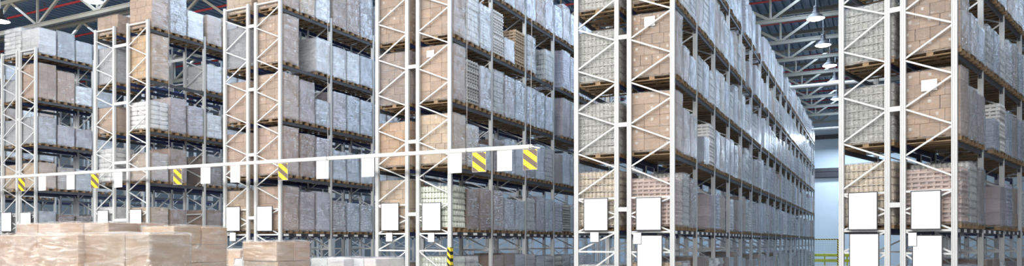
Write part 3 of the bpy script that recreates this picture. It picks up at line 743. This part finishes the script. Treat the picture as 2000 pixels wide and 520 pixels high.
for x0, x1, k, c in SIGN:
    q0 = on_plane(x0, 320, YB); q1 = on_plane(x1, 320, YB); w = q1.x-q0.x; b = bar_at((q0.x+q1.x)/2)
    H = .575; top = b.z-.085
    name = 'striped_warning_sign' if c == 'y' else 'white_sign'
    s = empty(name, ((q0.x+q1.x)/2, YB, top-H)); s.rotation_euler = (0, 0, 0)
    tag(s, ('yellow and dark diagonal striped sign, ' if c == 'y' else 'blank white sign hanging, ')+SW[x0], 'sign', 'signs hanging from the white bar')
    mb = MB(); mb.bev(-w/2, w/2, -.006, .006, 0, H, .003); link('panel', mb.mesh('panel', M['hazard'] if c == 'y' else M['board']), s)
    mb = MB(); e = .012
    mb.box(-w/2-e, -w/2, -.012, .012, -e, H+e); mb.box(w/2, w/2+e, -.012, .012, -e, H+e); mb.box(-w/2, w/2, -.012, .012, H, H+e); mb.box(-w/2, w/2, -.012, .012, -e, 0)
    link('rim', mb.mesh('rim', M['cable'] if c == 'y' else M['paper']), s)
    for sx in (-1, 1):
        mb = MB(); mb.tube((sx*w*.36, 0, H), (sx*w*.36, 0, H+.09), .005, 6); link('hanger', mb.mesh('hanger', M['dark']), s)

# ------------------------------------------------------------------ blank boards on the end frames
BOARDS = [  # rack, x0, x1, y0, y1, framed, where
 (0, 3, 22, 416, 452, 1, 'on left half of first full rack'), (0, 40, 60, 416, 452, 1, 'on right half of first full rack'),
 (1, 191, 211, 412, 452, 1, 'on left half of second full rack'), (1, 254, 276, 410, 452, 1, 'on right half of second full rack'),
 (2, 442, 468, 405, 451, 1, 'on left half of third full rack'), (2, 502, 531, 404, 451, 1, 'on right half of third full rack'),
 (3, 745, 778, 398, 450, 1, 'on left half of fourth full rack'), (3, 825, 860, 397, 450, 1, 'on right half of fourth full rack'),
 (4, 1141, 1186, 389, 450, 1, 'on left half of rack beside the open aisle'), (4, 1243, 1290, 387, 449, 1, 'upper one on right half of rack beside the aisle'),
 (4, 1245, 1292, 461, 545, 1, 'lower one on right half of rack beside the aisle'),
 (5, 1658, 1712, 377, 448, 1, 'upper one on left half of rightmost rack'), (5, 1780, 1836, 374, 447, 1, 'upper one on right half of rightmost rack'),
 (5, 1660, 1715, 458, 550, 1, 'lower one on left half of rightmost rack'), (5, 1783, 1839, 461, 555, 1, 'lower one on right half of rightmost rack'),
 (2, 449, 460, 455, 471, 0, 'under the board on left half of third full rack'),
 (3, 754, 766, 455, 472, 0, 'under the board on left half of fourth full rack'), (3, 836, 848, 455, 473, 0, 'under the board on right half of fourth full rack'),
 (4, 1153, 1169, 454, 473, 0, 'under the board on left half of rack beside aisle'), (4, 1237, 1252, 455, 477, 0, 'between the boards on right half of rack beside aisle'),
 (5, 1774, 1790, 455, 481, 0, 'between the boards on right half of rightmost rack')]
def on_rack_front(i, px, py, off):
    """point on the end plane of rack i, shifted `off` towards the viewer"""
    x, y, g, rz, nb, nm = RACKS[i]
    n = Vector((math.sin(rz), -math.cos(rz)))        # outward normal of the end plane
    o = Vector((x, y))+n*off
    t = (px-1000)/F; d = Vector((FW[0]+t*RT[0], FW[1]+t*RT[1]))
    dep = o.dot(n)/d.dot(n)
    return Vector((d.x*dep, d.y*dep, CZ+(HOR-py)/F*dep))
for i, x0, x1, y0, y1, framed, where in BOARDS:
    off = .045 if framed else .075
    c = on_rack_front(i, (x0+x1)/2, (y0+y1)/2, off); l = on_rack_front(i, x0, (y0+y1)/2, off); r = on_rack_front(i, x1, (y0+y1)/2, off)
    t = on_rack_front(i, (x0+x1)/2, y0, off); b = on_rack_front(i, (x0+x1)/2, y1, off)
    w = (r-l).length; h = t.z-b.z
    s = empty('blank_board' if framed else 'blank_card', (c.x, c.y, b.z), RACKS[i][3])
    tag(s, ('large' if framed else 'small')+' blank white '+('board ' if framed else 'card ')+where, 'board' if framed else 'card', 'blank boards on the rack ends')
    mb = MB(); mb.bev(-w/2, w/2, -.008, .008, 0, h, .003); link('panel', mb.mesh('panel', M['board']), s)
    mb = MB(); e = .02 if framed else .008
    if framed:
        mb.box(-w/2-e, w/2+e, -.014, .02, h, h+e); mb.box(-w/2-e, w/2+e, -.014, .02, -e*1.4, 0)
        mb.box(-w/2-e, -w/2, -.012, .014, 0, h); mb.box(w/2, w/2+e, -.012, .014, 0, h)
    else: mb.box(-w/2-e, w/2+e, .008, .014, -e, h+e); mb.box(-.02, .02, .008, .06, h*.6, h*.8)
    link('rim', mb.mesh('rim', M['dark']), s)

# hazard guard on the aisle post of the fourth full rack
x, y, g, rz, nb, nm = RACKS[3]
gx = x+2*A+g
mb = MB(); mb.box(gx-.03, gx+.085, y-.075, y-.052, 0, 1.95); mb.box(gx+.068, gx+.085, y-.052, y+.1, 0, 1.95); mb.box(gx-.06, gx+.12, y-.12, y-.05, 0, .01)
o = link('corner_guard', mb.mesh('corner_guard', M['hazard2'])); tag(o, 'yellow and black striped guard on the right post of the fourth full rack', 'post guard')

# ------------------------------------------------------------------ foreground stacks of cartons
def fg_stack(px, ytop, dep, sx, sy, rz, nx, ny, nz, color, label, flm='foldfilm', nm='carton_stack', hlast=None, anchor='c'):
    """stack standing on its pallet, near vertical edge / centre seen at pixel px, top at ytop"""
    t = (px-1000)/F; X, Y = dep*(FW[0]+t*RT[0]), dep*(FW[1]+t*RT[1]); top = CZ+(HOR-ytop)/F*dep
    c, s = math.cos(rz), math.sin(rz)
    ox, oy = {'c': (0, 0), 'r': (-sx/2, sy/2), 'l': (sx/2, sy/2)}[anchor]      # anchor: near right / near left corner
    e = empty(nm, (X+c*ox-s*oy, Y+s*ox+c*oy, 0), rz); tag(e, label, 'carton stack', 'shrink-wrapped stacks in the foreground')
    link('pallet', pallet_mesh(sx, sy).mesh('pallet', M['wood']), e)
    h = top-PH-.03; hz = h/nz; lx, ly = sx/nx, sy/ny; R = random.Random(int(px)+nz)
    me = carton_mb(lx-.01, ly-.01, hz-.006).mesh('carton', M['carton'])
    for k in range(nz):
        for a in range(nx):
            for b in range(ny):
                if 0 < a < nx-1 and 0 < b < ny-1: continue
                o = link('carton', me, e, (-sx/2+lx*(a+.5)+R.uniform(-.008, .008), -sy/2+ly*(b+.5)+R.uniform(-.008, .008), PH+k*hz), R.uniform(-.01, .01)); o.color = rgba([v*R.uniform(.94, 1.06) for v in COL[color]])
    sh = shell(sx+.02, sy+.02, h, int(px) % 7, .016); link('stretch_film', sh.mesh('stretch_film', M[flm]), e, (0, 0, PH))
    return e
fg_stack(150, 452.5, 8.0, 1.5, 1.0, 0, 2, 2, 5, 'tan', 'broad tan carton stack in clear film at the bottom left corner', anchor='r')
fg_stack(159, 452.5, 8.1, 1.22, .5, -.06, 3, 1, 4, 'tan', 'tan carton stack in clear film between the corner stack and tall stack', anchor='l')
fg_stack(210, 430.5, 11.0, 2.35, 1.0, 0, 4, 2, 6, 'tan', 'long low carton row behind the bottom left stacks', anchor='r')
fg_stack(340, 437.5, 10.6, .72, .98, 0, 1, 2, 8, 'tan', 'tall tan carton stack beside the third full rack, corner facing the camera', anchor='r')
fg_stack(541, 468.5, 12.0, .78, .8, 0, 1, 2, 6, 'tan', 'lower tan carton stack standing alone before the third full rack', anchor='r')
fg_stack(538, 504, 12.8, 1.0, 1.0, 0, 2, 2, 4, 'white', 'pale film-wrapped stack left of the lone tan carton stack', 'haze', anchor='r')
fg_stack(672, 502, 13.2, .8, .9, 0, 2, 2, 4, 'white', 'pale film-wrapped stack just right of the lone tan carton stack', 'haze', anchor='r')
fg_stack(734, 502, 13.2, .56, .9, 0, 2, 2, 4, 'white', 'narrow pale film-wrapped stack at the foot of the fourth full rack', 'haze', anchor='r')
fg_stack(470, 485, 14.5, .5, .6, 0, 1, 2, 5, 'beige', 'small beige carton stack just behind the lone tan carton stack', anchor='r')

# ------------------------------------------------------------------ building
def struct(name, mb, m): return tag(link(name, mb.mesh(name, m)), kind='structure')
mb = MB(); mb.box(-75, 30, -12, 78, -.2, 0); struct('floor', mb, M['floor'])
YW = 77; ZC = 15.0
mb = MB(); mb.box(-75, 30, YW, YW+.3, 0, ZC+.4)
for k in range(40): mb.box(-75+k*2.6, -75+k*2.6+.04, YW-.012, YW, 0, ZC)
struct('wall_back', mb, M['wall'])
mb = MB(); mb.box(-75.3, -75, -12, 78, 0, ZC+.4); struct('wall_left', mb, M['wall'])
# corrugated ceiling, ribs along the aisles
mb = MB(); per = .45; prof = []
xx = -75
while xx < 30: prof += [(xx, ZC), (xx+.2, ZC), (xx+.25, ZC+.14), (xx+.4, ZC+.14)]; xx += per
n = len(prof); vs = [(a, y, b) for y in (12, YW) for a, b in prof]
mb.add(vs, [(k, n+k, n+k+1, k+1) for k in range(n-1)]); struct('ceiling', mb, M['deck'])
# trusses
SP = 4.25
ZB = CZ+11; ZT = ZC-.12
def truss(Y, label):
    t = empty('roof_truss', (0, Y, ZB)); tag(t, label, 'roof truss', 'roof trusses')
    x0, x1 = -74.5, 29.5; h = ZT-ZB
    mb = MB(); mb.box(x0, x1, -.09, .09, 0, .2); mb.box(x0, x1, -.12, .12, .17, .2); link('bottom_chord', mb.mesh('bottom_chord', M['truss']), t)
    mb = MB(); mb.box(x0, x1, -.1, .1, h-.2, h); link('top_chord', mb.mesh('top_chord', M['truss']), t)
    return t
st = 2.4; webs = []
h = ZT-ZB
for kk in range(4):
    mb = MB()
    if kk == 0: mb.bar((0, 0, .15), (st, 0, h-.1), .13, .1)
    elif kk == 1: mb.bar((0, 0, h-.1), (st, 0, .15), .13, .1)
    else: mb.bar((0, 0, .15), (0, 0, h-.1), .09, .09)
    webs.append(mb.mesh('web_brace', M['truss']))
TRY = [22.3, 26.2, 30.2, 34.2]+[38.4+SP*k for k in range(9)]
TL = ['nearest the camera at the top left']+[ORD[k]+' from the front' for k in range(1, 20)]
for n_, Y in enumerate(TRY):
    t = truss(Y, 'cream steel roof truss with diagonal webs, '+TL[n_])
    k = 0; X = -72.0
    while X < 27:
        link('web_brace', webs[k % 2], t, (X, 0, 0))
        if k % 2 == 0: link('web_brace', webs[2], t, (X, 0, 0))
        X += st; k += 1
    if n_ == 6: continue
    mb = MB(); mb.tube((-74, Y+1.3, ZC-.35), (29, Y+1.3, ZC-.35), .06, 8)
    for hx in range(-70, 29, 6): mb.tube((hx, Y+1.3, ZC-.3), (hx, Y+1.3, ZC), .012, 6)
    o = link('sprinkler_pipe', mb.mesh('sprinkler_pipe', M['red'])); tag(o, 'red sprinkler pipe under the roof behind the truss '+TL[n_], 'pipe', 'red sprinkler pipes')
# lamps
def lamp(name, loc, label):
    e = empty(name, loc); tag(e, label, 'ceiling lamp', 'high bay lamps')
    mb = MB(); mb.lathe([(.02, .62), (.09, .61), (.11, .55), (.11, .38), (.15, .34), (.19, .24)], n=16); link('ballast', mb.mesh('ballast', M['lampbody']), e)
    mb = MB(); mb.lathe([(.18, .24), (.3, .16), (.41, .02), (.43, 0), (.41, .01), (.2, .2)], n=24); rf = link('reflector', mb.mesh('reflector', M['lampbody']), e)
    mb = MB(); mb.lathe([(.4, .015), (.3, -.03), (.001, -.05)], n=24); link('lens', mb.mesh('lens', M['lampglow']), rf)
    mb = MB(); mb.tube((0, 0, .6), (0, 0, ZC-loc[2]), .012, 6); link('hanging_rod', mb.mesh('hanging_rod', M['cable']), e)
def lamp_at(px, py, z):
    t = (px-1000)/F; dep = (z-CZ)*F/(HOR-py); return (dep*(FW[0]+t*RT[0]), dep*(FW[1]+t*RT[1]), z)
for n_, (px, py) in enumerate([(1593, 37), (1607.5, 89), (1620.5, 129), (1631, 160), (1634, 194)]):
    lamp('high_bay_lamp', lamp_at(px, py, CZ+10.6), 'round glowing ceiling lamp over the open aisle, '+('nearest of its line' if n_ == 0 else ORD[n_]+' of its line from the front'))
lamp('high_bay_lamp', lamp_at(182, 3, CZ+10.7), 'round glowing ceiling lamp at the top edge near the upper left trusses')
lamp('high_bay_lamp', lamp_at(1, 42, CZ+10.9), 'round glowing ceiling lamp cut by the left edge')
# white tubes crossing the aisle
for (px, py, Y, lb) in ((1585, 167, 49, 'nearer bright white tube crossing above the open aisle'), (1615, 251, 66, 'farther bright white tube crossing above the open aisle')):
    q = on_plane(px, py, Y); e = empty('overhead_tube', (q.x, Y, q.z)); tag(e, lb, 'tube', 'white tubes over the aisle')
    mb = MB(); mb.tube((-1.8, 0, 0), (4.2, 0, 0), .1, 12); link('tube', mb.mesh('tube', M['bar']), e)
    for hx in (-1.6, 3.8):
        mb = MB(); mb.tube((hx, 0, 0), (hx, 0, ZC-q.z), .012, 6); link('hanging_rod', mb.mesh('hanging_rod', M['cable']), e)
# door with sliding track on the back wall
mb = MB(); mb.box(-9, 2.5, YW-.12, YW, 0, 8.4); struct('door_1', mb, M['door'])
mb = MB(); mb.box(-10, 4, YW-.4, YW, 9.0, 9.35); mb.box(-6, 4, YW-.5, YW, 8.45, 8.95); struct('trim_1', mb, M['dark'])
mb = MB(); mb.box(-75, 30, YW-.2, YW, 12.2, 12.6); struct('trim_2', mb, M['dark'])
# fence at the end of the aisle
Yf = 71.5; qa = on_plane(1588, 467, Yf); qb = on_plane(1636.5, 467, Yf)
fe = empty('wire_fence', (qb.x, Yf, 0)); tag(fe, 'wire mesh fence with yellow and black striped frame at the end of the aisle', 'fence')
fw = qb.x-qa.x+.4; fh = qb.z
mb = MB(); mb.box(-fw, .06, -.04, .04, fh-.1, fh); link('top_rail', mb.mesh('top_rail', M['hazard2']), fe)
mb = MB(); mb.box(-.06, .06, -.05, .05, 0, fh); link('post', mb.mesh('post', M['hazard2']), fe)
mb = MB(); mb.box(-fw, -fw+.1, -.05, .05, 0, fh); link('post', mb.mesh('post', M['hazard2']), fe)
mb = MB()
for k in range(int(fw/.12)): mb.box(-fw+.12*k, -fw+.12*k+.012, -.008, .004, .05, fh-.1)
for k in range(12): mb.box(-fw, 0, -.006, .006, .1+k*.19, .112+k*.19)
link('wire_mesh', mb.mesh('wire_mesh', M['mesh']), fe)
gr = empty('guard_rail', (qb.x-1.2, Yf+1.6, 0)); tag(gr, 'yellow green double guard rail low behind the wire fence', 'guard rail')
for z in (.32, .82):
    mb = MB(); mb.bev(-2.2, 2.2, -.05, .05, z, z+.26, .03); link('rail', mb.mesh('rail', M['yellow']), gr)
for x_ in (-1.9, 0, 1.9):
    mb = MB(); mb.box(x_-.06, x_+.06, .05, .16, 0, 1.1); link('post', mb.mesh('post', M['yellow']), gr)

# ------------------------------------------------------------------ light
def area(name, loc, rot, sx, sy, power, col):
    d = bpy.data.lights.new(name, 'AREA'); d.shape = 'RECTANGLE'; d.size = sx; d.size_y = sy; d.energy = power; d.color = col
    o = bpy.data.objects.new(name, d); C.objects.link(o); o.location = loc; o.rotation_euler = rot; return o
R_ = math.radians
# unseen fill lights added in front of the racks to brighten their ends
for k in range(5):
    area('front_fill', (-40+k*11, 3.0, 13.5), (R_(48), 0, 0), 7, 2.5, 2900-220*k, (1, .97, .93))
area('front_fill', (-9, -5, 11), (R_(55), 0, R_(8)), 8, 3, 2300, (1, .96, .9))  # extra fill added nearer the camera to lift the foreground stacks
# cold lamps down the aisles
for X in (-41, -33.4, -26, -18.6, -11.2, -3.2):
    area('aisle_lamp', (X, 44, 14.4), (0, 0, 0), 1.6, 48, 2400, (.62, .78, 1))
area('aisle_lamp', (7.5, 34, 14.4), (0, 0, R_(-17)), 1.6, 34, 1600, (.62, .78, 1))
area('wall_fill', (-2, 73.5, 12), (R_(-12), 0, 0), 6, 1.5, 1300, (.72, .85, 1))  # added light without a fixture, brightens the back wall
w = bpy.data.worlds.new('world'); bpy.context.scene.world = w; w.use_nodes = True
bg = w.node_tree.nodes['Background']; bg.inputs['Color'].default_value = (.82, .88, 1, 1); bg.inputs['Strength'].default_value = .17
sc = bpy.context.scene
sc.view_settings.view_transform = 'Standard'; sc.view_settings.exposure = 0
